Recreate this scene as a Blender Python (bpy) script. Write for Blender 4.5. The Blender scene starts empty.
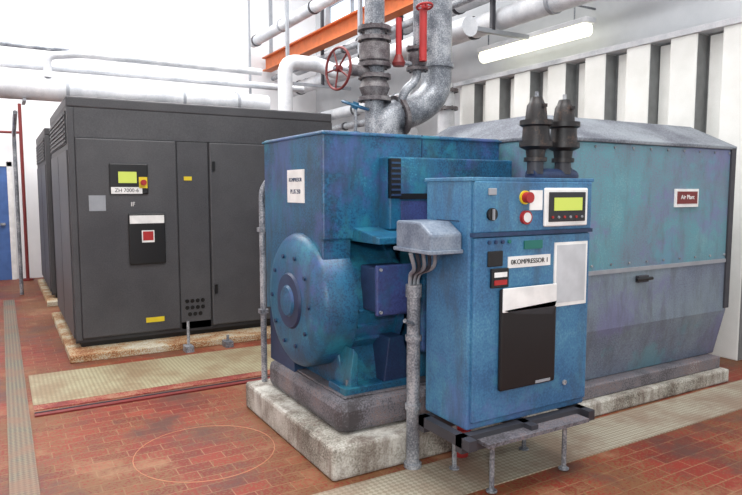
import bpy, bmesh, math, random
from mathutils import Vector, Matrix
random.seed(4)
sc=bpy.context.scene
try:
    sc.view_settings.view_transform='Standard'
    sc.view_settings.look='None'
except Exception: pass

def L(c):
    return tuple(((v/255)/12.92 if v/255<=0.04045 else ((v/255+0.055)/1.055)**2.4) for v in c)+(1,)

# ---------------------------------------------------------------- materials
def base(name,rough=.5,metal=0):
    m=bpy.data.materials.new(name); m.use_nodes=True
    b=m.node_tree.nodes['Principled BSDF']
    b.inputs['Roughness'].default_value=rough; b.inputs['Metallic'].default_value=metal
    return m,m.node_tree,b
def plain(name,c,rough=.5,metal=0):
    m,nt,b=base(name,rough,metal)
    tc=nt.nodes.new('ShaderNodeTexCoord'); n=nt.nodes.new('ShaderNodeTexNoise'); n.inputs['Scale'].default_value=9
    n.inputs['Detail'].default_value=6
    r=nt.nodes.new('ShaderNodeValToRGB'); lc=L(c)
    r.color_ramp.elements[0].position=.3; r.color_ramp.elements[0].color=tuple(v*.8 for v in lc[:3])+(1,)
    r.color_ramp.elements[1].position=.65; r.color_ramp.elements[1].color=lc
    nt.links.new(tc.outputs['Object'],n.inputs['Vector']); nt.links.new(n.outputs['Fac'],r.inputs['Fac']); nt.links.new(r.outputs['Color'],b.inputs['Base Color'])
    return m
def mottled(name,stops,scale=2.0,rough=.45,metal=0,speck=.25,bump=0.0,grain=90,grime=None,gcol=(60,58,60),glo=.5,patch=None):
    """large blotches + fine grain, ramped through several paint tones; optional repaint patches and grime streaks"""
    m,nt,b=base(name,rough,metal); N=nt.nodes.new; K=nt.links.new
    tc=N('ShaderNodeTexCoord'); n=N('ShaderNodeTexNoise'); n.inputs['Scale'].default_value=scale; n.inputs['Detail'].default_value=5; n.inputs['Roughness'].default_value=.6
    g=N('ShaderNodeTexNoise'); g.inputs['Scale'].default_value=grain; g.inputs['Detail'].default_value=3
    K(tc.outputs['Object'],n.inputs['Vector']); K(tc.outputs['Object'],g.inputs['Vector'])
    s=N('ShaderNodeMath'); s.operation='SUBTRACT'; s.inputs[1].default_value=.5; K(g.outputs['Fac'],s.inputs[0])
    mu=N('ShaderNodeMath'); mu.operation='MULTIPLY_ADD'; mu.inputs[1].default_value=speck*2; K(s.outputs[0],mu.inputs[0]); K(n.outputs['Fac'],mu.inputs[2])
    r=N('ShaderNodeValToRGB'); e=r.color_ramp.elements
    e[0].position=stops[0][0]; e[0].color=L(stops[0][1]); e[1].position=stops[-1][0]; e[1].color=L(stops[-1][1])
    for p,c in stops[1:-1]:
        x=e.new(p); x.color=L(c)
    K(mu.outputs[0],r.inputs['Fac']); out=r.outputs['Color']
    if patch:
        for k,(pc,amt,psc,lo) in enumerate(patch):
            mp=N('ShaderNodeMapping'); mp.inputs['Location'].default_value=(3.7*k+1,2.1*k,5.3*k+.5); K(tc.outputs['Object'],mp.inputs['Vector'])
            pn=N('ShaderNodeTexNoise'); pn.inputs['Scale'].default_value=psc; pn.inputs['Detail'].default_value=12; pn.inputs['Roughness'].default_value=.72; K(mp.outputs['Vector'],pn.inputs['Vector'])
            pr=N('ShaderNodeValToRGB'); q=pr.color_ramp.elements; q[0].position=lo; q[0].color=(0,0,0,1); q[1].position=lo+.06; q[1].color=(amt,)*3+(1,)
            K(pn.outputs['Fac'],pr.inputs['Fac']); mx=N('ShaderNodeMix'); mx.data_type='RGBA'; K(pr.outputs['Color'],mx.inputs['Factor']); K(out,mx.inputs['A']); mx.inputs['B'].default_value=L(pc); out=mx.outputs['Result']
    if grime:
        mp=N('ShaderNodeMapping'); mp.inputs['Scale'].default_value=(6,6,1.6); K(tc.outputs['Object'],mp.inputs['Vector'])
        n3=N('ShaderNodeTexNoise'); n3.inputs['Scale'].default_value=1.6; n3.inputs['Detail'].default_value=9; n3.inputs['Roughness'].default_value=.7; K(mp.outputs['Vector'],n3.inputs['Vector'])
        r3=N('ShaderNodeValToRGB'); q=r3.color_ramp.elements; q[0].position=glo; q[0].color=(0,0,0,1); q[1].position=glo+.22; q[1].color=(grime,)*3+(1,)
        K(n3.outputs['Fac'],r3.inputs['Fac']); mx=N('ShaderNodeMix'); mx.data_type='RGBA'; K(r3.outputs['Color'],mx.inputs['Factor']); K(out,mx.inputs['A']); mx.inputs['B'].default_value=L(gcol); out=mx.outputs['Result']
    K(out,b.inputs['Base Color'])
    if bump:
        bp=N('ShaderNodeBump'); bp.inputs['Strength'].default_value=bump; bp.inputs['Distance'].default_value=.01
        K(n.outputs['Fac'],bp.inputs['Height']); K(bp.outputs['Normal'],b.inputs['Normal'])
    return m
def emis(name,c,s):
    m,nt,b=base(name); b.inputs['Base Color'].default_value=L(c); b.inputs['Emission Color'].default_value=L(c); b.inputs['Emission Strength'].default_value=s
    return m

M={}
M['blue']=mottled('blue_paint',[(.34,(18,58,86)),(.43,(24,76,110)),(.49,(30,92,128)),(.6,(30,98,130)),(.66,(40,112,142)),(.74,(64,132,152))],1.7,.42,speck=.3,grime=.75,gcol=(42,60,72),glo=.47,patch=[((70,82,138),.65,1.3,.54),((44,126,142),.6,1.6,.55)])
M['blue2']=mottled('blue_paint_panel',[(.32,(42,84,122)),(.45,(52,98,138)),(.53,(60,112,150)),(.6,(66,120,154)),(.7,(86,138,166))],1.8,.42,speck=.24,grime=.7,gcol=(58,76,94),glo=.48,patch=[((84,106,156),.55,1.5,.55),((78,140,160),.45,2.0,.57)])
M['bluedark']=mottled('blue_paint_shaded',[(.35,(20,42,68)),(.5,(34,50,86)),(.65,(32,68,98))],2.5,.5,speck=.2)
M['purple']=mottled('violet_blue_paint',[(.35,(38,50,90)),(.5,(56,64,116)),(.65,(56,80,130))],3,.5,speck=.3,grime=.6,gcol=(42,54,72),patch=[((34,84,124),.6,2.4,.54)])
M['tank']=mottled('tank_paint',[(.34,(92,114,134)),(.45,(108,124,142)),(.53,(96,138,150)),(.6,(90,146,158)),(.7,(116,156,164))],1.0,.45,speck=.26,grime=.65,gcol=(92,98,106),glo=.48,patch=[((116,114,158),.75,.9,.51),((84,150,162),.6,1.2,.54)])
M['tanklow']=mottled('tank_lower_paint',[(.34,(92,104,122)),(.46,(110,120,138)),(.55,(116,132,144)),(.72,(130,144,150))],1.2,.45,speck=.3,grime=.7,gcol=(88,94,102),glo=.47,patch=[((110,110,148),.6,1.0,.52),((92,144,154),.55,1.1,.55)])
M['tankroof']=mottled('tank_roof_paint',[(.35,(80,84,94)),(.5,(108,112,120)),(.65,(134,140,146))],2.2,.6,speck=.35)
M['cab']=mottled('charcoal_cabinet_paint',[(.3,(56,56,60)),(.5,(69,69,72)),(.7,(80,80,82))],1.0,.5,speck=.3)
M['cabd']=plain('dark_grey_trim',(40,40,44),.5)
M['black']=plain('black_plastic',(18,18,20),.4)
M['white']=plain('white_label',(238,238,236),.6)
M['paper']=plain('printed_paper',(196,200,204),.7)
M['grey']=plain('light_grey_metal',(150,154,160),.4)
M['jbox']=mottled('junction_box_paint',[(.35,(86,98,116)),(.5,(110,122,138)),(.65,(132,142,154))],5,.45,speck=.25)
M['galv']=mottled('galvanised_steel',[(.35,(92,96,104)),(.5,(132,136,142)),(.65,(174,176,180))],5,.4,.2,speck=.32)
M['pipewhite']=mottled('white_lagging',[(.3,(176,180,186)),(.5,(204,206,210)),(.7,(228,228,230))],3,.6,speck=.15)
M['red']=plain('red_paint',(170,40,40),.45)
M['redbr']=plain('dark_red_paint',(120,40,38),.5)
M['redline']=mottled('worn_red_floor_paint',[(.35,(110,36,30)),(.5,(138,48,38)),(.6,(150,104,80))],4,.6,speck=.4)
M['orange']=plain('orange_paint',(214,112,52),.5)
M['ring']=plain('scratched_tile_mark',(182,124,92),.6)
M['yellow']=plain('yellow_label',(225,200,40),.5)
M['lcd']=emis('lcd_screen',(190,205,90),.2)
M['green']=plain('green_label',(30,110,100),.5)
M['concrete']=mottled('painted_concrete',[(.3,(92,86,78)),(.4,(136,132,122)),(.52,(172,168,158)),(.66,(198,196,188))],2.6,.85,speck=.3,bump=.2,grime=.85,gcol=(98,80,70),glo=.46)
M['rustconc']=mottled('stained_concrete',[(.34,(130,80,50)),(.44,(170,128,84)),(.55,(180,170,144)),(.7,(200,196,180))],3.5,.85,speck=.4)
M['bed']=mottled('grimy_steel',[(.34,(66,62,64)),(.48,(98,96,102)),(.56,(120,118,124)),(.64,(112,84,76)),(.7,(138,138,140))],3,.55,speck=.35,bump=.2)
M['wall']=mottled('wall_white_paint',[(.3,(230,230,232)),(.7,(246,246,246))],.8,.8,speck=.05)
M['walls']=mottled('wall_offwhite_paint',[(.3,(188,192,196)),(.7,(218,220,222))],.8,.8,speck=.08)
M['slatw']=mottled('white_baffle',[(.3,(226,226,220)),(.7,(244,244,240))],2,.6,speck=.1)
M['slatg']=plain('baffle_side_shade_grey',(128,130,130),.7)  # grey colour stands in for shade on baffle sides; back panel shares it
M['doorblue']=plain('blue_door_paint',(70,105,165),.5)
M['glass']=emis('window_daylight',(225,235,245),1.0)
M['tube']=emis('fluorescent_tube',(255,252,228),1.8)
M['dark']=plain('dark_steel',(56,56,62),.5)
M['iron']=mottled('cast_iron_valve',[(.35,(60,50,54)),(.5,(92,86,88)),(.65,(126,122,122))],8,.5,speck=.2)
M['valveblack']=mottled('blackened_valve',[(.35,(16,16,18)),(.55,(34,30,30)),(.7,(74,56,46))],9,.45,speck=.2)

def floor_mat():
    m,nt,b=base('quarry_tile_floor',.45); N=nt.nodes.new; K=nt.links.new
    tc=N('ShaderNodeTexCoord'); br=N('ShaderNodeTexBrick')
    br.offset=.5; br.inputs['Scale'].default_value=1; br.inputs['Brick Width'].default_value=.2; br.inputs['Row Height'].default_value=.1
    br.inputs['Mortar Size'].default_value=.0035; br.inputs['Mortar Smooth'].default_value=.2; br.inputs['Bias'].default_value=0
    br.inputs['Color1'].default_value=L((110,36,28)); br.inputs['Color2'].default_value=L((138,50,36)); br.inputs['Mortar'].default_value=L((146,104,78))
    n=N('ShaderNodeTexNoise'); n.inputs['Scale'].default_value=.8; n.inputs['Detail'].default_value=8; n.inputs['Roughness'].default_value=.65
    g=N('ShaderNodeTexNoise'); g.inputs['Scale'].default_value=60; g.inputs['Detail'].default_value=3
    for q in (br,n,g): K(tc.outputs['Object'],q.inputs['Vector'])
    a=N('ShaderNodeMath'); a.operation='MULTIPLY_ADD'; a.inputs[1].default_value=1.1; a.inputs[2].default_value=-.55
    K(g.outputs['Fac'],a.inputs[0]); ad=N('ShaderNodeMath'); ad.operation='ADD'; K(a.outputs[0],ad.inputs[0]); K(n.outputs['Fac'],ad.inputs[1])
    r=N('ShaderNodeValToRGB'); e=r.color_ramp.elements; e[0].position=.45; e[0].color=(0,0,0,1); e[1].position=.53; e[1].color=(.75,.75,.75,1)
    K(ad.outputs[0],r.inputs['Fac'])
    mx=N('ShaderNodeMix'); mx.data_type='RGBA'; mx.inputs['B'].default_value=L((116,86,54)); K(r.outputs['Color'],mx.inputs['Factor']); K(br.outputs['Color'],mx.inputs['A'])
    n2=N('ShaderNodeTexNoise'); n2.inputs['Scale'].default_value=1.5; n2.inputs['Detail'].default_value=9; n2.inputs['Roughness'].default_value=.7; K(tc.outputs['Object'],n2.inputs['Vector'])
    r2=N('ShaderNodeValToRGB'); e=r2.color_ramp.elements; e[0].position=.54; e[0].color=(0,0,0,1); e[1].position=.66; e[1].color=(.65,.65,.65,1); K(n2.outputs['Fac'],r2.inputs['Fac'])
    mx2=N('ShaderNodeMix'); mx2.data_type='RGBA'; mx2.inputs['B'].default_value=L((156,120,90)); K(r2.outputs['Color'],mx2.inputs['Factor']); K(mx.outputs['Result'],mx2.inputs['A'])
    r3=N('ShaderNodeValToRGB'); e=r3.color_ramp.elements; e[0].position=.36; e[0].color=(.85,.85,.85,1); e[1].position=.49; e[1].color=(0,0,0,1); K(n2.outputs['Fac'],r3.inputs['Fac'])
    mx3=N('ShaderNodeMix'); mx3.data_type='RGBA'; mx3.inputs['B'].default_value=L((86,58,50)); K(r3.outputs['Color'],mx3.inputs['Factor']); K(mx2.outputs['Result'],mx3.inputs['A'])
    K(mx3.outputs['Result'],b.inputs['Base Color'])
    rr=N('ShaderNodeMapRange'); rr.inputs['To Min'].default_value=.35; rr.inputs['To Max'].default_value=.7; K(n2.outputs['Fac'],rr.inputs['Value']); K(rr.outputs[0],b.inputs['Roughness'])
    b.inputs['Specular IOR Level'].default_value=.35
    bp=N('ShaderNodeBump'); bp.inputs['Strength'].default_value=.3; bp.inputs['Distance'].default_value=.003; bp.invert=True; K(br.outputs['Fac'],bp.inputs['Height']); K(bp.outputs['Normal'],b.inputs['Normal'])
    return m
M['floor']=floor_mat()
def plate_mat(name,c1,c2,sc_=26,rough=.5,wear=.7,wc=(130,92,72)):
    m,nt,b=base(name,rough,.05); N=nt.nodes.new; K=nt.links.new
    tc=N('ShaderNodeTexCoord'); mp=N('ShaderNodeMapping'); mp.inputs['Rotation'].default_value=(0,0,math.radians(45)); K(tc.outputs['Object'],mp.inputs['Vector'])
    ck=N('ShaderNodeTexChecker'); ck.inputs['Scale'].default_value=sc_; K(mp.outputs['Vector'],ck.inputs['Vector'])
    ck.inputs['Color1'].default_value=L(c1); ck.inputs['Color2'].default_value=L(c2)
    n=N('ShaderNodeTexNoise'); n.inputs['Scale'].default_value=2.5; n.inputs['Detail'].default_value=10; n.inputs['Roughness'].default_value=.7; K(tc.outputs['Object'],n.inputs['Vector'])
    r=N('ShaderNodeValToRGB'); e=r.color_ramp.elements; e[0].position=.43; e[0].color=(0,0,0,1); e[1].position=.6; e[1].color=(wear,)*3+(1,); K(n.outputs['Fac'],r.inputs['Fac'])
    mx=N('ShaderNodeMix'); mx.data_type='RGBA'; K(r.outputs['Color'],mx.inputs['Factor']); K(ck.outputs['Color'],mx.inputs['A']); mx.inputs['B'].default_value=L(wc)
    K(mx.outputs['Result'],b.inputs['Base Color']); return m
M['plate']=plate_mat('chequer_plate',(174,166,148),(146,138,120),44,wear=.65,wc=(128,100,82))
M['plateg']=plate_mat('chequer_plate_weathered',(168,160,130),(140,132,104),44,wear=.65,wc=(126,98,72))
M['drain']=plate_mat('drain_grating',(126,118,96),(86,82,72),50)

# ---------------------------------------------------------------- geometry helpers
def G(name):
    e=bpy.data.objects.new(name,None); bpy.context.collection.objects.link(e); e.empty_display_size=.1; return e
def finish(name,bm,mat,par,smooth=False):
    bmesh.ops.recalc_face_normals(bm,faces=bm.faces)
    me=bpy.data.meshes.new(name); bm.to_mesh(me); bm.free()
    o=bpy.data.objects.new(name,me); bpy.context.collection.objects.link(o)
    me.materials.append(M[mat] if isinstance(mat,str) else mat)
    if smooth:
        for p in me.polygons: p.use_smooth=True
    if par: o.parent=par
    return o
def bev(o,w,seg=2):
    m=o.modifiers.new('bevel','BEVEL'); m.width=w; m.segments=seg; m.limit_method='ANGLE'; m.angle_limit=math.radians(40)
def box(name,x0,x1,y0,y1,z0,z1,mat,par=None,b=0):
    bm=bmesh.new(); bmesh.ops.create_cube(bm,size=1)
    for v in bm.verts: v.co=Vector(((x0+x1)/2+v.co.x*(x1-x0),(y0+y1)/2+v.co.y*(y1-y0),(z0+z1)/2+v.co.z*(z1-z0)))
    o=finish(name,bm,mat,par)
    if b: bev(o,b)
    return o
def poly(name,vs,fs,mat,par=None,b=0):
    bm=bmesh.new(); V=[bm.verts.new(v) for v in vs]
    for f in fs: bm.faces.new([V[i] for i in f])
    o=finish(name,bm,mat,par)
    if b: bev(o,b)
    return o
def prism(name,prof,a0,a1,axis,mat,par=None,b=0):
    bm=bmesh.new()
    def mk(p,a): return {'x':(a,p[0],p[1]),'y':(p[0],a,p[1]),'z':(p[0],p[1],a)}[axis]
    A=[bm.verts.new(mk(p,a0)) for p in prof]; B=[bm.verts.new(mk(p,a1)) for p in prof]
    bm.faces.new(A); bm.faces.new(B[::-1]); n=len(prof)
    for i in range(n): bm.faces.new((A[i],B[i],B[(i+1)%n],A[(i+1)%n]))
    o=finish(name,bm,mat,par)
    if b: bev(o,b)
    return o
def fillet(pts,r,seg=6):
    pts=[Vector(p) for p in pts]; out=[pts[0]]
    for i in range(1,len(pts)-1):
        a,b,c=pts[i-1],pts[i],pts[i+1]; d1=(a-b); d2=(c-b); k=min(r,d1.length*.49,d2.length*.49)
        p=b+d1.normalized()*k; q=b+d2.normalized()*k
        for j in range(seg+1):
            t=j/seg; out.append(p*(1-t)**2+b*2*t*(1-t)+q*t*t)
    out.append(pts[-1]); return out
def tube(name,pts,r,mat,par=None,fr=.15,n=16,closed=False):
    P=fillet(pts,fr) if (not closed and len(pts)>2) else [Vector(p) for p in pts]
    bm=bmesh.new(); rings=[]; N=len(P); prev=None
    for i in range(N):
        if closed: t=(P[(i+1)%N]-P[i-1]).normalized()
        else: t=((P[min(i+1,N-1)]-P[max(i-1,0)])).normalized()
        if prev is None:
            prev=t.orthogonal().normalized()
        prev=(prev-t*prev.dot(t)).normalized(); w=t.cross(prev)
        rr=r[i] if isinstance(r,(list,tuple)) else r
        rings.append([bm.verts.new(P[i]+prev*math.cos(2*math.pi*k/n)*rr+w*math.sin(2*math.pi*k/n)*rr) for k in range(n)])
    for i in range(N if closed else N-1):
        A,B=rings[i],rings[(i+1)%N]
        if closed and i==N-1:
            best=min(range(n),key=lambda s:(A[0].co-B[s].co).length); B=B[best:]+B[:best]
        for k in range(n): bm.faces.new((A[k],A[(k+1)%n],B[(k+1)%n],B[k]))
    if not closed:
        bm.faces.new(rings[0][::-1]); bm.faces.new(rings[-1])
    o=finish(name,bm,mat,par,True)
    m=o.modifiers.new('es','EDGE_SPLIT'); m.split_angle=math.radians(45)
    return o
def lathe(name,c,axis,prof,mat,par=None,n=40):
    ax=Vector(axis).normalized(); c=Vector(c)
    u=ax.orthogonal().normalized(); w=ax.cross(u); bm=bmesh.new(); rings=[]
    for d,r in prof:
        r=max(r,1e-4)
        rings.append([bm.verts.new(c+ax*d+u*math.cos(2*math.pi*k/n)*r+w*math.sin(2*math.pi*k/n)*r) for k in range(n)])
    for A,B in zip(rings,rings[1:]):
        for k in range(n): bm.faces.new((A[k],A[(k+1)%n],B[(k+1)%n],B[k]))
    bm.faces.new(rings[0][::-1]); bm.faces.new(rings[-1])
    o=finish(name,bm,mat,par,True); m=o.modifiers.new('es','EDGE_SPLIT'); m.split_angle=math.radians(35)
    return o
def cyl(name,p0,p1,r,mat,par=None,n=24):
    p0=Vector(p0); p1=Vector(p1); return lathe(name,p0,p1-p0,[(0,r),((p1-p0).length,r)],mat,par,n)
def wheel(name,c,axis,R,mat,par,spokes=4,r=.014):
    ax=Vector(axis).normalized(); u=ax.orthogonal().normalized(); w=ax.cross(u); c=Vector(c)
    tube(name+'_rim',[c+u*math.cos(a)*R+w*math.sin(a)*R for a in [2*math.pi*i/28 for i in range(28)]],r,mat,par,closed=True,n=8)
    for i in range(spokes):
        a=2*math.pi*i/spokes+.4; cyl(name+'_spoke_%d'%i,c,c+(u*math.cos(a)+w*math.sin(a))*R,r*.7,mat,par,8)
    cyl(name+'_hub',c-ax*.03,c+ax*.03,.03,mat,par,12)
def text(name,s,loc,size,mat,par,rot=(math.radians(90),0,0),depth=.001):
    cu=bpy.data.curves.new(name,'FONT'); cu.body=s; cu.size=size; cu.extrude=depth; cu.align_x='CENTER'; cu.align_y='CENTER'
    t=bpy.data.objects.new(name,cu); bpy.context.collection.objects.link(t); t.location=loc; t.rotation_euler=rot
    bpy.context.view_layer.update()
    me=bpy.data.meshes.new_from_object(t.evaluated_get(bpy.context.evaluated_depsgraph_get())); mw=t.matrix_world.copy()
    bpy.data.objects.remove(t); me.transform(mw); o=bpy.data.objects.new(name,me); bpy.context.collection.objects.link(o)
    me.materials.clear(); me.materials.append(M[mat]); o.parent=par
    return o
def flange(name,c,axis,r,th,mat,par,bolts=8):
    ax=Vector(axis).normalized(); c=Vector(c); cyl(name,c-ax*th,c+ax*th,r,mat,par,28)
    u=ax.orthogonal().normalized(); w=ax.cross(u)
    for i in range(bolts):
        a=2*math.pi*i/bolts; q=c+(u*math.cos(a)+w*math.sin(a))*r*.82
        cyl(name+'_bolt_%d'%i,q-ax*(th+.012),q+ax*(th+.012),.011,'dark',par,6)

# ---------------------------------------------------------------- room shell
XW,YB,XL,ZC,YF=6.2,13.0,-3.0,7.0,-1.5
ZT=ZC-.004
box('floor',XL,XW,YF,YB,-.2,0,'floor')
box('wall_back',XL,XW+.2,YB,YB+.2,0,ZC,'wall')
box('wall_left',XL-.2,XL,YF,YB+.2,0,ZC,'wall')
box('ceiling',XL-.2,XW+.2,YF,YB+.2,ZC,ZC+.2,'wall')
bm=bmesh.new()
def addbox(bm,x0,x1,y0,y1,z0,z1):
    r=bmesh.ops.create_cube(bm,size=1)
    for v in r['verts']: v.co=Vector(((x0+x1)/2+v.co.x*(x1-x0),(y0+y1)/2+v.co.y*(y1-y0),(z0+z1)/2+v.co.z*(z1-z0)))
addbox(bm,XW,XW+.2,YF,YB,0,4.75); addbox(bm,XW,XW+.2,YF,YB,6.3,ZC)
addbox(bm,XW,XW+.2,YF,9.4,4.75,6.3); addbox(bm,XW,XW+.2,12.5,YB,4.75,6.3)
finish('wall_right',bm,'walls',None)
w=G('window_1')
box('pane',XW+.1,XW+.12,9.4,12.5,4.75,6.3,'glass',w)
for i,yy in enumerate((9.4,10.4,11.4,12.44)): box('mullion_%d'%i,XW+.04,XW+.1,yy,yy+.06,4.75,6.3,'grey',w)
for i,zz in enumerate((4.75,5.5,6.24)): box('rail_%d'%i,XW+.04,XW+.1,9.4,12.5,zz,zz+.06,'grey',w)
d=G('door_1')
box('leaf',-.95,.12,YB-.05,YB-.001,0,2.02,'doorblue',d)
box('frame_l',-1.03,-.95,YB-.07,YB-.001,0,2.1,'white',d); box('frame_r',.12,.2,YB-.07,YB-.001,0,2.1,'white',d); box('frame_t',-1.03,.2,YB-.07,YB-.001,2.02,2.1,'white',d)
box('handle',-.02,.06,YB-.1,YB-.05,.98,1.02,'galv',d)
box('baseboard_back',XL,-1.03,YB-.03,YB,0,.15,'grey')
wk=G('chequer_plate_walkway')
box('plate',.14,2.55,5.2,6.08,0,.006,'plateg',wk); box('painted_edge',.14,2.55,5.08,5.2,0,.005,'redline',wk)
wk=G('chequer_plate_walkway.001')
box('plate',.95,5.9,2.5,2.9,0,.006,'plate',wk)
box('drain_grating_channel',-.03,.11,1.0,10.5,0,.008,'drain')
r=G('floor_rail')
box('rail',.14,2.55,4.93,4.98,0,.012,'redbr',r); box('rail_edge',.14,2.55,4.985,5.0,0,.016,'dark',r)
tube('floor_ring_mark',[(1.02+.42*math.cos(a),3.75+.42*math.sin(a),.0) for a in [2*math.pi*i/40 for i in range(40)]],.003,'ring',None,closed=True,n=6)

# ---------------------------------------------------------------- charcoal compressor cabinets
def cabinet(par,x0,x1,y0,y1,zb,zt,detail=True):
    box('concrete_base',x0-.08,x1+.1,y0-.28,y1,0,.07,'rustconc',par,.01)
    box('plinth',x0+.05,x1-.05,y0+.05,y1-.05,.07,zb+.1,'black',par)
    box('body',x0,x1,y0+.02,y1,zb+.08,zt-.02,'cabd',par,.01)
    box('roof',x0-.005,x1,y0,y1,zt-.1,zt,'cab',par,.015)
    xs=[x0,x0+1.0,x0+1.33,x0+2.35,x1]
    box('corner_post',x0,x0+.06,y0,y0+.05,zb,zt-.1,'cab',par,.008)
    box('header_panel',x0+.06,x1,y0+.005,y0+.05,zt-.38,zt-.1,'cab',par)
    for i in range(4):
        a=xs[i]+(.06 if i==0 else .006); q=xs[i+1]-.006
        if i==1: box('panel_%d'%i,a,q,y0+.01,y0+.06,zb,zt-.385,'cab',par,.006)
        else: box('door_%d'%i,a,q,y0-.012,y0+.04,zb+.02,zt-.385,'cab',par,.012)
    box('bottom_rail',x0,x1,y0+.01,y0+.05,zb-.02,zb+.08,'cabd',par)
    box('side_panel',x0-.012,x0+.01,y0+.06,y1-.06,zb+.02,zt-.5,'cab',par,.006)
    box('side_louvre_recess',x0-.01,x0+.01,y0+.12,y1-.12,zt-.44,zt-.13,'cabd',par)
    for i in range(7):
        zc=zt-.43+i*.043
        box('side_louvre_%d'%i,x0-.022,x0+.01,y0+.15,y1-.15,zc,zc+.014,'cab',par)
    box('side_seam',x0-.014,x0,y0+1.05,y0+1.065,zb+.04,zt-.52,'black',par)
c=G('compressor_cabinet')
cabinet(c,.57,3.35,6.6,8.76,.14,2.48)
yf=6.587
box('control_bezel',.92,1.28,yf-.02,yf,1.56,1.86,'black',c,.01)
box('control_screen',1.0,1.17,yf-.024,yf-.018,1.67,1.78,'lcd',c)
box('control_button_plate',1.19,1.27,yf-.024,yf-.018,1.62,1.73,'yellow',c)
cyl('emergency_stop',(1.23,yf-.02,1.675),(1.23,yf-.06,1.675),.028,'red',c)
box('model_plate',.93,1.22,yf-.022,yf-.018,1.565,1.63,'white',c)
text('model_lettering','ZH 7000-6',(1.075,yf-.023,1.597),.05,'black',c)
box('name_tag',.73,.88,yf-.006,yf,1.40,1.55,'grey',c)
text('door_label','IF',(1.13,yf-.004,1.46),.06,'white',c)
box('document_pouch',1.08,1.43,yf-.03,yf,.86,1.37,'black',c,.01)
box('document_pouch_paper',1.09,1.42,yf-.034,yf-.03,1.27,1.35,'white',c)
box('document_pouch_label',1.2,1.32,yf-.034,yf-.03,1.08,1.20,'white',c)
box('document_pouch_logo',1.21,1.31,yf-.037,yf-.034,1.10,1.19,'red',c)
box('warning_label',1.22,1.40,yf-.004,yf,.26,.31,'yellow',c); box('warning_label_small',1.64,1.72,6.6,6.61,1.70,1.74,'yellow',c)
for rr in range(3):
    for q in range(4-(rr==0)):
        cyl('vent_hole_%d_%d'%(rr,q),(1.64+q*.055+(rr==0)*.027,6.612,.30+rr*.07),(1.64+q*.055+(rr==0)*.027,6.604,.30+rr*.07),.022,'black',c,12)
for i,zz in enumerate((.5,1.8)): box('door_latch_%d'%i,1.93,1.96,yf-.015,yf,zz,zz+.1,'black',c)
c2=G('compressor_cabinet.001'); cabinet(c2,.57,3.35,9.9,12.2,.14,2.46)
for i,(xx) in enumerate((1.55,1.95)):
    b_=G('base_bracket' + ('' if i==0 else '.001'))
    box('foot',xx-.04,xx+.04,6.17,6.3,.0,.06,'galv',b_); cyl('bolt',(xx,6.23,.06),(xx,6.23,.3 if i==0 else .12),.014,'galv',b_)

# ---------------------------------------------------------------- blue compressor set on plinth
pl=G('machine_plinth')
box('block',1.5,3.42,2.97,4.4,0,.19,'concrete',pl,.02)
box('tank_block',3.42,5.2,2.93,4.55,0,.11,'concrete',pl,.015)
bc=G('blue_compressor')
box('bedplate',1.62,3.35,3.1,4.25,.192,.38,'bed',bc,.05)
box('bedplate_top',1.68,3.3,3.17,4.2,.38,.39,'bed',bc,.004)
box('hood',1.635,3.0,3.35,4.3,1.30,1.95,'blue',bc,.012)
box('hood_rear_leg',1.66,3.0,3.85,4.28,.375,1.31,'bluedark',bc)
prism('hood_cheek',[(3.36,1.32),(3.36,1.02),(3.5,.9),(4.29,.75),(4.29,1.32)],1.636,1.83,'x','blue',bc,.008)
box('hood_seam',2.34,2.345,3.345,3.352,1.8,1.95,'bluedark',bc)
box('hood_lid_lip',1.625,3.01,3.34,4.31,1.925,1.94,'blue',bc,.004)
box('intake_duct',2.02,3.0,3.22,3.36,1.36,1.80,'blue',bc,.01)
box('intake_duct_lower',2.10,3.0,3.212,3.24,1.36,1.535,'purple',bc,.004)
box('intake_louvre_frame',2.02,2.09,3.205,3.24,1.55,1.79,'black',bc)
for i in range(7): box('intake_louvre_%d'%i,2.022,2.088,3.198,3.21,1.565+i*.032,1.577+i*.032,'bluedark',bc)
box('intake_slot',2.09,2.52,3.205,3.24,1.545,1.58,'black',bc)
prism('duct_shelf',[(3.05,1.29),(3.05,1.33),(3.4,1.38),(3.4,1.29)],1.84,2.95,'x','blue',bc,.006)
mc=(1.56,3.68,.90)
lathe('motor_end_bell',mc,(1,0,0),[(0,.12),(.0,.31),(.015,.38),(.04,.415),(.07,.43),(.26,.43),(.26,.395),(.56,.395),(.56,.42),(.60,.42),(.60,.36),(.9,.36)],'blue',bc,56)
lathe('motor_end_ring',(1.545,3.68,.90),(1,0,0),[(0,.14),(0,.17),(.03,.19),(.05,.19)],'bluedark',bc)
lathe('motor_end_cap',(1.525,3.68,.90),(1,0,0),[(0,.02),(.006,.09),(.03,.11),(.06,.11)],'blue',bc)
for i in range(10):
    a=2*math.pi*i/10; cyl('bell_bolt_%d'%i,(1.548,3.68+.29*math.cos(a),.9+.29*math.sin(a)),(1.58,3.68+.29*math.cos(a),.9+.29*math.sin(a)),.014,'bluedark',bc,6)
for i in range(12):
    a=math.radians(185+i*14)
    q=Vector((0,math.cos(a),math.sin(a)))
    cyl('cooling_rib_%d'%i,Vector((1.84,3.68,.9))+q*.395,Vector((2.1,3.68,.9))+q*.395,.014,'blue',bc,6)
prism('motor_pedestal',[(3.28,.375),(4.1,.375),(3.98,.62),(3.4,.62)],1.75,2.15,'x','blue',bc,.01)
box('motor_foot',1.70,2.22,3.2,3.42,.385,.43,'blue',bc,.006)
prism('motor_gusset',[(1.98,.42),(2.2,.42),(2.12,.7),(2.02,.7)],3.22,3.42,'y','bluedark',bc,.005)
prism('motor_gusset_front',[(1.74,.42),(1.80,.42),(1.80,.62),(1.77,.66)],3.22,3.42,'y','blue',bc,.005)
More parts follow.
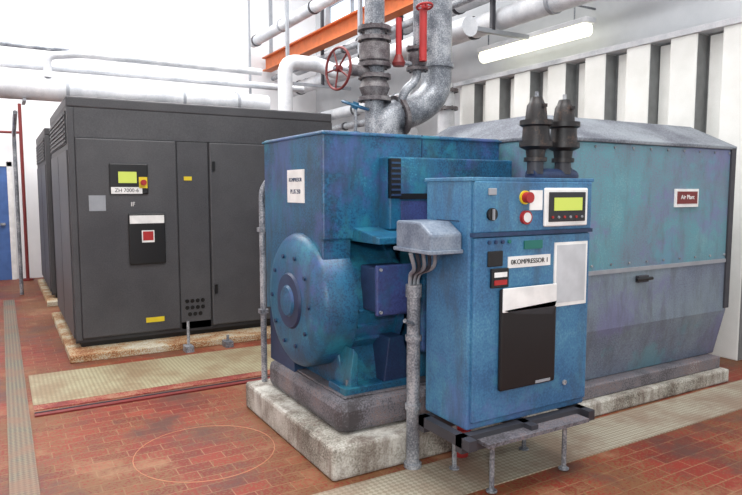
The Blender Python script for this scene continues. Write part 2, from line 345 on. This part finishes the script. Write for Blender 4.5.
for i,xx in enumerate((1.76,2.14)): cyl('foot_bolt_%d'%i,(xx,3.26,.42),(xx,3.26,.465),.022,'galv',bc,6)
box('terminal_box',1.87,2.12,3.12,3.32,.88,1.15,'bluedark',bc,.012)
box('terminal_box_lid',1.855,2.135,3.095,3.125,.865,1.165,'purple',bc,.01)
for i,(xx,zz) in enumerate(((1.88,.89),(2.11,.89),(1.88,1.14),(2.11,1.14))): cyl('lid_screw_%d'%i,(xx,3.095,zz),(xx,3.085,zz),.01,'galv',bc,8)
lathe('gear_casing',(2.2,3.6,.85),(1,0,0),[(0,.30),(.04,.38),(.3,.40),(.34,.44),(.38,.44),(.4,.38),(.7,.34)],'blue',bc,40)
box('gear_pedestal',2.3,2.95,3.3,3.9,.375,.7,'blue',bc,.02)
box('bearing_housing',2.20,2.5,3.12,3.4,.6,1.22,'blue',bc,.02)
box('hood_label',1.628,1.634,3.60,3.86,1.52,1.73,'white',bc,)
text('hood_lettering_a','KOMPRESOR',(1.627,3.73,1.665),.035,'bluedark',bc,(math.radians(90),0,math.radians(-90)))
text('hood_lettering_b','PLUS 250',(1.627,3.73,1.59),.04,'bluedark',bc,(math.radians(90),0,math.radians(-90)))
cd=G('cable_conduit')
tube('pipe',[(1.63,4.34,.19),(1.63,4.34,1.60),(1.70,4.34,1.70),(1.8,4.34,1.70)],.022,'galv',cd,.05)
for i,zz in enumerate((.7,1.3)): box('clip_%d'%i,1.60,1.66,4.315,4.37,zz,zz+.03,'galv',cd)
# ---------------------------------------------------------------- sound enclosure
tk=G('sound_enclosure')
box('skid',3.46,5.16,2.99,4.5,.11,.21,'bed',tk,.01)
prism('shell_lower',[(3.09,.21),(3.0,.6),(3.0,1.02),(4.5,1.02),(4.5,.21)],3.05,5.22,'x','tanklow',tk,.01)
prism('shell_upper',[(3.0,1.025),(3.0,1.93),(4.5,1.93),(4.5,1.025)],3.05,5.22,'x','tank',tk,.01)
poly('shell_roof',[(3.04,2.985,1.93),(5.24,2.985,1.93),(5.24,4.5,1.93),(3.04,4.5,1.93),(3.04,2.985,1.955),(5.24,2.985,1.955),(5.24,4.5,1.955),(3.04,4.5,1.955),(3.4,3.4,2.15),(5.24,3.4,2.15),(5.24,4.45,2.15),(3.4,4.45,2.15)],
     [(0,1,2,3),(0,1,5,4),(1,2,6,5),(2,3,7,6),(3,0,4,7),(4,5,9,8),(5,6,10,9),(6,7,11,10),(7,4,8,11),(8,9,10,11)],'tankroof',tk,.006)
box('seam_strip',3.05,5.22,2.992,3.0,1.005,1.035,'grey',tk)
box('edge_strip',5.17,5.23,2.985,3.05,.62,1.94,'dark',tk)
box('latch_plate',4.03,4.15,2.97,3.0,.92,.97,'dark',tk,.004); cyl('latch_bar',(4.0,2.965,.945),(4.18,2.965,.945),.012,'black',tk,8)
box('nameplate',4.45,4.74,2.985,2.999,1.47,1.61,'white',tk); box('nameplate_inner',4.468,4.722,2.982,2.986,1.495,1.59,'redbr',tk)
text('nameplate_lettering','Air Plant',(4.595,2.981,1.545),.048,'white',tk)
for i in range(9):
    for j,zz in enumerate((1.90,1.07)):
        cyl('rivet_%d_%d'%(i,j),(3.55+i*.2,3.0,zz),(3.55+i*.2,2.992,zz),.009,'galv',tk,8)

# ---------------------------------------------------------------- control panel
cp=G('control_panel_cabinet')
x0,x1,y0,y1=2.02,2.89,2.45,2.84
box('body',x0,x1,y0+.02,y1,.36,1.655,'blue2',cp,.01)
box('lid',x0-.008,x1+.012,y0,y1+.01,1.645,1.665,'blue2',cp,.004)
box('instrument_fascia',x0+.015,x1-.01,y0-.005,y0+.03,1.385,1.645,'blue2',cp,.006)
box('fascia_trim',x0+.005,x1,y0-.008,y0+.02,1.365,1.385,'bluedark',cp)
box('door',x0+.02,x1-.01,y0-.002,y0+.03,.40,1.36,'blue2',cp,.008)
cyl('dial_black',(2.14,y0-.005,1.478),(2.14,y0-.02,1.478),.032,'black',cp); box('dial_black_pointer',2.135,2.145,y0-.03,y0-.02,1.45,1.505,'grey',cp)
box('hour_meter',2.115,2.165,y0-.018,y0-.005,1.575,1.61,'grey',cp,.003)
cyl('emergency_collar',(2.365,y0-.005,1.562),(2.365,y0-.015,1.562),.036,'yellow',cp); cyl('emergency_stop',(2.365,y0-.015,1.562),(2.365,y0-.05,1.562),.028,'red',cp)
cyl('gauge_bezel',(2.37,y0-.005,1.458),(2.37,y0-.025,1.458),.036,'red',cp); cyl('gauge_face',(2.37,y0-.025,1.458),(2.37,y0-.028,1.458),.026,'white',cp)
box('status_label',2.40,2.49,y0-.012,y0-.005,1.495,1.6,'white',cp)
box('display_bezel',2.50,2.83,y0-.022,y0-.004,1.405,1.612,'white',cp,.008)
box('display_frame',2.525,2.805,y0-.028,y0-.02,1.43,1.59,'cabd',cp,.004)
box('display_lcd',2.56,2.775,y0-.031,y0-.026,1.49,1.56,'lcd',cp)
for i in range(6): cyl('display_key_%d'%i,(2.55+i*.045,y0-.028,1.455),(2.55+i*.045,y0-.034,1.455),.007,'grey' if i%2 else 'red',cp,10)
for i in range(4): cyl('indicator_%d'%i,(2.13+i*.045,y0-.002,1.335),(2.13+i*.045,y0-.012,1.335),.010,'bluedark' if i<3 else 'green',cp,10)
box('type_label',2.37,2.50,y0-.01,y0-.002,1.29,1.335,'green',cp)
box('selector_block',2.12,2.22,y0-.012,y0-.002,1.21,1.29,'black',cp,.004)
text('lettering_plate_text','0KOMPRESSOR 1',(2.412,y0-.009,1.225),.036,'black',cp); box('lettering_plate',2.26,2.565,y0-.006,y0-.001,1.195,1.255,'white',cp)
box('meter',2.14,2.255,y0-.02,y0-.002,1.10,1.20,'black',cp,.004)
for i in range(2): box('meter_strip_%d'%i,2.155,2.24,y0-.023,y0-.02,1.115+i*.04,1.14+i*.04,'white' if i else 'red',cp)
box('papers',2.595,2.85,y0-.01,y0-.002,.96,1.315,'white',cp); box('papers_print',2.61,2.835,y0-.012,y0-.01,.98,1.30,'paper',cp)
box('pouch',2.20,2.60,y0-.03,y0-.002,.55,1.09,'black',cp,.012); box('pouch_paper',2.205,2.59,y0-.036,y0-.028,.97,1.095,'white',cp,.003)
prism('pouch_fold',[(2.21,.98),(2.59,1.0),(2.56,.93),(2.3,.955)],y0-.036,y0-.03,'y','cabd',cp)
box('pouch_tape',2.45,2.56,y0-.032,y0-.029,.56,.575,'grey',cp)
cyl('door_lock',(2.70,y0-.002,.52),(2.70,y0-.012,.52),.014,'galv',cp,12)
box('side_vent',x0-.004,x0+.01,2.55,2.74,1.44,1.445,'bluedark',cp)
st=G('panel_stand')
box('rail_front',1.95,2.86,2.42,2.47,.27,.355,'dark',st); box('rail_back',1.95,2.86,2.75,2.80,.27,.355,'dark',st)
for i,xx in enumerate((1.95,2.37,2.81)): box('cross_%d'%i,xx,xx+.05,2.36,2.81,.30,.355,'dark',st)
box('shelf',2.05,2.78,2.33,2.42,.31,.33,'bed',st)
for i,(xx,yy) in enumerate(((2.18,2.45),(2.72,2.45),(2.18,2.77),(2.72,2.77))):
    cyl('leg_%d'%i,(xx,yy,0.007),(xx,yy,.30),.014,'galv',st,10); cyl('foot_%d'%i,(xx,yy,.0065),(xx,yy,.014),.03,'galv',st,12)
jb=G('cable_junction_box')
prism('box',[(2.52,1.29),(2.52,1.38),(2.62,1.44),(2.84,1.44),(2.84,1.29)],1.82,2.018,'x','jbox',jb,.012)
box('box_lip',1.81,2.018,2.51,2.85,1.28,1.30,'jbox',jb,.004)
cp2=G('cable_riser')
cyl('pipe',(1.99,2.915,.0065),(1.99,2.915,1.06),.038,'galv',cp2)
cyl('pipe_collar',(1.99,2.915,1.0),(1.99,2.915,1.07),.046,'galv',cp2); cyl('pipe_foot',(1.99,2.915,.0065),(1.99,2.915,.03),.052,'galv',cp2)
for i,zz in enumerate((.35,.75)): cyl('clamp_%d'%i,(1.99,2.915,zz),(1.99,2.915,zz+.03),.047,'galv',cp2)
cyl('lever',(1.90,2.87,.88),(1.99,2.895,.84),.012,'galv',cp2)
for i in range(5):
    dx=(i-2)*.013
    tube('cable_%d'%i,[(1.99+dx,2.915+(i%2)*.012,1.02),(1.99+dx,2.915,1.13),(1.95+dx*2.5,2.75,1.18),(1.90+dx*3,2.70,1.274)],.011,'dark' if i%2 else 'grey',cp2,.08,8)

# ---------------------------------------------------------------- twin black relief valves
vm=G('valve_manifold')
for k,xx in enumerate((2.86,3.10)):
    v=G('relief_valve' + ('' if k==0 else '.001'))
    lathe('body',(xx,2.87,1.776),(0,0,1),[(0,.07),(.025,.07),(.025,.055),(.07,.06),(.09,.10),(.125,.10),(.125,.085),(.21,.08),(.22,.10),(.25,.10),(.25,.068),(.34,.058),(.36,.045),(.39,.035)],'valveblack',v,24)
    cyl('spindle',(xx,2.87,2.16),(xx,2.87,2.20),.012,'galv',v,8)
    box('lever',xx-.01,xx+.01,2.79,2.87,2.10,2.12,'valveblack',v)
    cyl('stub_%d'%k,(xx,2.87,1.70),(xx,2.87,1.775),.05,'dark',vm,20)
tube('pipe',[(2.82,2.87,1.69),(3.22,2.87,1.69),(3.22,3.02,1.69)],.045,'bluedark',vm,.08)
flange('flange',(3.22,2.98,1.69),(0,1,0),.085,.012,'bluedark',vm,6)

# ---------------------------------------------------------------- pipework centre
vp=G('valve_pipework')
cyl('riser',(2.97,5,0),(2.97,5,ZT),.09,'galv',vp)
for i,zz in enumerate((2.42,2.62,2.72,2.95,3.04)): flange('flange_%d'%i,(2.97,5,zz),(0,0,1),.15,.018,'iron',vp,8)
lathe('gate_valve_body',(2.97,5,2.42),(0,0,1),[(0,.1),(.05,.12),(.1,.14),(.15,.12),(.2,.1)],'iron',vp)
cyl('valve_bonnet',(2.97,5,2.66),(2.72,5,2.66),.05,'iron',vp); cyl('valve_stem',(2.72,5,2.66),(2.55,5,2.66),.015,'galv',vp,10)
wheel('handwheel',(2.60,5,2.66),(1,.15,0),.18,'redbr',vp,5,.012)
lathe('gate_valve_upper',(2.97,5,2.72),(0,0,1),[(0,.1),(.04,.14),(.18,.14),(.22,.1)],'iron',vp)
tube('discharge_main',[(3.66,5,ZT),(3.66,5,2.52),(3.42,5,2.34),(3.06,4.98,2.26),(3.06,4.98,2.0)],.145,'galv',vp,.3,28)
flange('discharge_joint',(3.66,5,2.78),(0,0,1),.165,.02,'galv',vp,0); flange('discharge_joint_top',(3.66,5,4.2),(0,0,1),.165,.02,'galv',vp,0)
flange('discharge_flange',(3.22,4.99,2.285),(1,0,.25),.19,.02,'iron',vp,10)
cyl('discharge_leg',(3.18,5,0),(3.18,5,2.3),.10,'galv',vp); flange('flange_low',(3.18,5,2.02),(0,0,1),.2,.02,'iron',vp,10)
tube('gauge_line',[(3.34,4.86,3.6),(3.34,4.86,2.60),(3.2,4.86,2.5),(3.2,4.95,2.3)],.04,'galv',vp,.1)
flange('gauge_flange_a',(3.34,4.86,2.70),(0,0,1),.10,.014,'iron',vp,6); flange('gauge_flange_b',(3.34,4.86,2.88),(0,0,1),.10,.014,'iron',vp,6)
lathe('gauge_valve_body',(3.34,4.86,2.70),(0,0,1),[(0,.06),(.05,.09),(.13,.09),(.18,.06)],'iron',vp)
cyl('red_spindle',(3.32,4.74,2.75),(3.32,4.74,3.2),.035,'red',vp,12); wheel('gauge_handwheel',(3.32,4.72,3.22),(0,.2,1),.07,'red',vp,4,.01)
cyl('red_spindle_b',(3.12,4.83,2.8),(3.12,4.83,3.12),.028,'red',vp,12); lathe('red_yoke',(3.12,4.83,2.7),(0,0,1),[(0,.05),(.03,.06),(.1,.03)],'redbr',vp)
cyl('yoke_arm',(3.12,4.83,2.74),(3.34,4.86,2.74),.02,'galv',vp)
wheel('bypass_handwheel',(2.76,4.98,2.35),(.2,-.3,1),.12,'blue',vp,5,.012)
cyl('bypass_stem',(2.76,4.98,2.36),(2.76,4.98,2.1),.016,'galv',vp); cyl('bypass_body',(2.76,5,0),(2.76,5,2.12),.055,'blue2',vp)
bp=G('overhead_service_pipes')
tube('main',[(XL+.01,9.3,2.9),(3.6,9.3,2.9)],.15,'pipewhite',bp)
tube('line_a',[(XL+.01,9.5,3.22),(4.3,9.5,3.22)],.05,'pipewhite',bp)
tube('line_b',[(.6,9.25,3.05),(.6,9.25,3.32),(1.0,9.25,3.38),(3.5,9.25,3.38)],.05,'pipewhite',bp,.1)
tube('line_c',[(-2,9.6,3.5),(3.3,9.6,3.46)],.03,'galv',bp)
for i,xx in enumerate((-1.5,.3,2.2,3.4)):
    box('hanger_%d'%i,xx,xx+.04,9.15,9.62,2.72,2.75,'grey',bp)
for i,xx in enumerate((-1.5,3.4)): box('hanger_rod_%d'%i,xx,xx+.03,9.5,9.53,2.72,ZT,'grey',bp)
for i,xx in enumerate((-.6,.8,2.3,3.1)): cyl('main_band_%d'%i,(xx,9.3,2.9),(xx+.04,9.3,2.9),.157,'grey',bp)
ap=G('service_pipe_bank')
tube('lagged_pipe',[(3.76,8.95,0),(3.76,8.95,3.52),(4.35,8.95,3.52),(4.55,8.8,3.4),(4.55,5.6,3.4)],.11,'pipewhite',ap,.2,20)
runs=((5.6,8.2,3.05,.1,'pipewhite'),(5.45,8.2,2.75,.06,'galv'),(5.58,8.2,2.5,.08,'pipewhite'),(5.32,2.5,3.66,.13,'pipewhite'),(5.6,2.5,4.55,.09,'galv'),(5.02,3.0,3.92,.05,'galv'),(5.62,2.5,3.86,.05,'galv'),(4.6,2.0,4.6,.10,'pipewhite'),(5.58,4.0,4.15,.12,'pipewhite'))
for i,(xx,ya,zz,rr,mm) in enumerate(runs):
    tube('run_%d'%i,[(xx,ya,zz),(xx,12.6,zz)],rr,mm,ap)
    for j in range(6):
        yy=max(ya,4.2)+.5+j*1.35+i*.13
        if yy<12.4: cyl('run_%d_clamp_%d'%(i,j),(xx,yy,zz),(xx,yy+.05,zz),rr+.014,'dark' if j%2 else 'grey',ap,20)
tube('drop_duct',[(5.32,7.3,3.66),(5.32,7.3,3.3),(5.52,7.3,3.0),(5.52,7.3,0)],.12,'pipewhite',ap,.2,20)
for i,zz in enumerate((2.75,3.0)): flange('drop_flange_%d'%i,(5.52,7.3,zz),(0,0,1),.17,.02,'iron',ap,8)
for i,yy in enumerate((8.6,10.5,12.3)):
    box('bracket_%d'%i,5.3,5.74,yy,yy+.06,2.38,2.42,'grey',ap); box('bracket_post_%d'%i,5.7,5.74,yy,yy+.06,0,2.42,'grey',ap)
for i,yy in enumerate((5.9,7.9,10.5)):
    box('upper_bracket_%d'%i,4.45,5.73,yy,yy+.06,3.46,3.51,'grey',ap); box('upper_post_%d'%i,4.45,4.5,yy,yy+.06,3.46,ZT,'grey',ap)
    box('post_b_%d'%i,5.13,5.18,yy,yy+.05,3.5,ZT,'dark',ap)
ob=G('overhead_crane_beam')
box('web',4.98,5.02,6.9,12.9,4.12,4.36,'orange',ob); box('flange_t',4.9,5.1,6.9,12.9,4.36,4.385,'orange',ob); box('flange_b',4.9,5.1,6.9,12.9,4.1,4.125,'orange',ob)
for i,yy in enumerate((7.2,10,12.6)): box('hanger_%d'%i,4.97,5.03,yy,yy+.06,4.38,ZT,'grey',ob)
lf=G('fluorescent_light_fitting')
box('tray',5.77,5.93,5.05,6.95,3.49,3.55,'pipewhite',lf,.01); cyl('diffuser',(5.85,5.1,3.43),(5.85,6.9,3.43),.085,'tube',lf)
for i,yy in enumerate((5.3,6.8)): cyl('drop_rod_%d'%i,(5.85,yy,3.55),(5.85,yy,3.75),.01,'galv',lf,6); box('wall_arm_%d'%i,5.84,XW-.005,yy-.01,yy+.01,3.73,3.75,'galv',lf)
vb=G('ventilation_baffle_bank')
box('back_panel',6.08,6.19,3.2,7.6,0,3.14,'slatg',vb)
ys=[3.26,3.80,4.32,4.88,5.46,6.05,6.62,7.15]
for i,a in enumerate(ys):
    box('baffle_%d'%i,5.90,6.1,a,a+.29,0,3.12,'slatw',vb,.01)
    box('baffle_side_%d'%i,5.905,6.09,a-.006,a-.001,0.01,3.11,'slatg',vb)  # thin plate painting the shaded side of each white baffle
    box('gap_panel_%d'%i,6.04,6.085,a+.32,a+.50,0,3.1,'slatw',vb,.006)
box('top_rail',5.88,6.19,3.2,7.6,3.12,3.18,'pipewhite',vb,.005)
# left end
rp=G('red_fire_main')
tube('pipe',[(.36,12.7,0),(.36,12.7,3.1)],.028,'redbr',rp); tube('branch',[(.36,12.7,2.6),(-.3,12.7,2.6),(-.3,12.9,2.6)],.022,'redbr',rp,.05)
cyl('foot_flange',(.36,12.7,0),(.36,12.7,.03),.1,'redbr',rp)
gp2=G('galvanised_standpipe')
tube('pipe',[(.22,11.0,0),(.22,11.0,2.45),(.22,9.62,2.62)],.028,'galv',gp2,.1)
rf=G('drain_stub'); lathe('stub',(2.33,2.90,.0065),(0,0,1),[(0,.045),(.14,.045),(.14,.062),(.17,.062),(.17,.03),(.22,.03)],'red',rf)

# ---------------------------------------------------------------- lights
def area(n,loc,rot,sx,sy,p,c=(1,1,1)):
    l=bpy.data.lights.new(n,'AREA'); l.shape='RECTANGLE'; l.size=sx; l.size_y=sy; l.energy=p; l.color=c
    o=bpy.data.objects.new(n,l); bpy.context.collection.objects.link(o); o.location=loc; o.rotation_euler=rot
area('ceiling_fill_near',(2.2,1.8,6.6),(0,0,0),4,2.5,360)  # broad fill added under the unseen ceiling, not a real fitting
area('ceiling_fill_far',(1.6,8.6,6.7),(0,0,0),6,5,780)  # larger added fill that brightens the far end of the room
fl=bpy.data.lights.new('camera_flash_fill','POINT'); fl.energy=170; fl.shadow_soft_size=.1  # flash-like fill added beside the camera to highlight front faces
fo=bpy.data.objects.new('camera_flash_fill',fl); bpy.context.collection.objects.link(fo); fo.location=(.05,-.1,1.95)
wd=bpy.data.worlds.new('world'); sc.world=wd; wd.use_nodes=True
wd.node_tree.nodes['Background'].inputs[0].default_value=(.96,.98,1,1); wd.node_tree.nodes['Background'].inputs[1].default_value=1.0

# ---------------------------------------------------------------- camera
cam=bpy.data.cameras.new('camera'); co=bpy.data.objects.new('camera',cam); bpy.context.collection.objects.link(co); sc.camera=co
cam.sensor_width=36; cam.lens=630/742*36; cam.clip_start=.05; cam.clip_end=100
co.location=(0,0,1.6); co.rotation_euler=(math.radians(90-5.2),0,math.radians(-30.4))
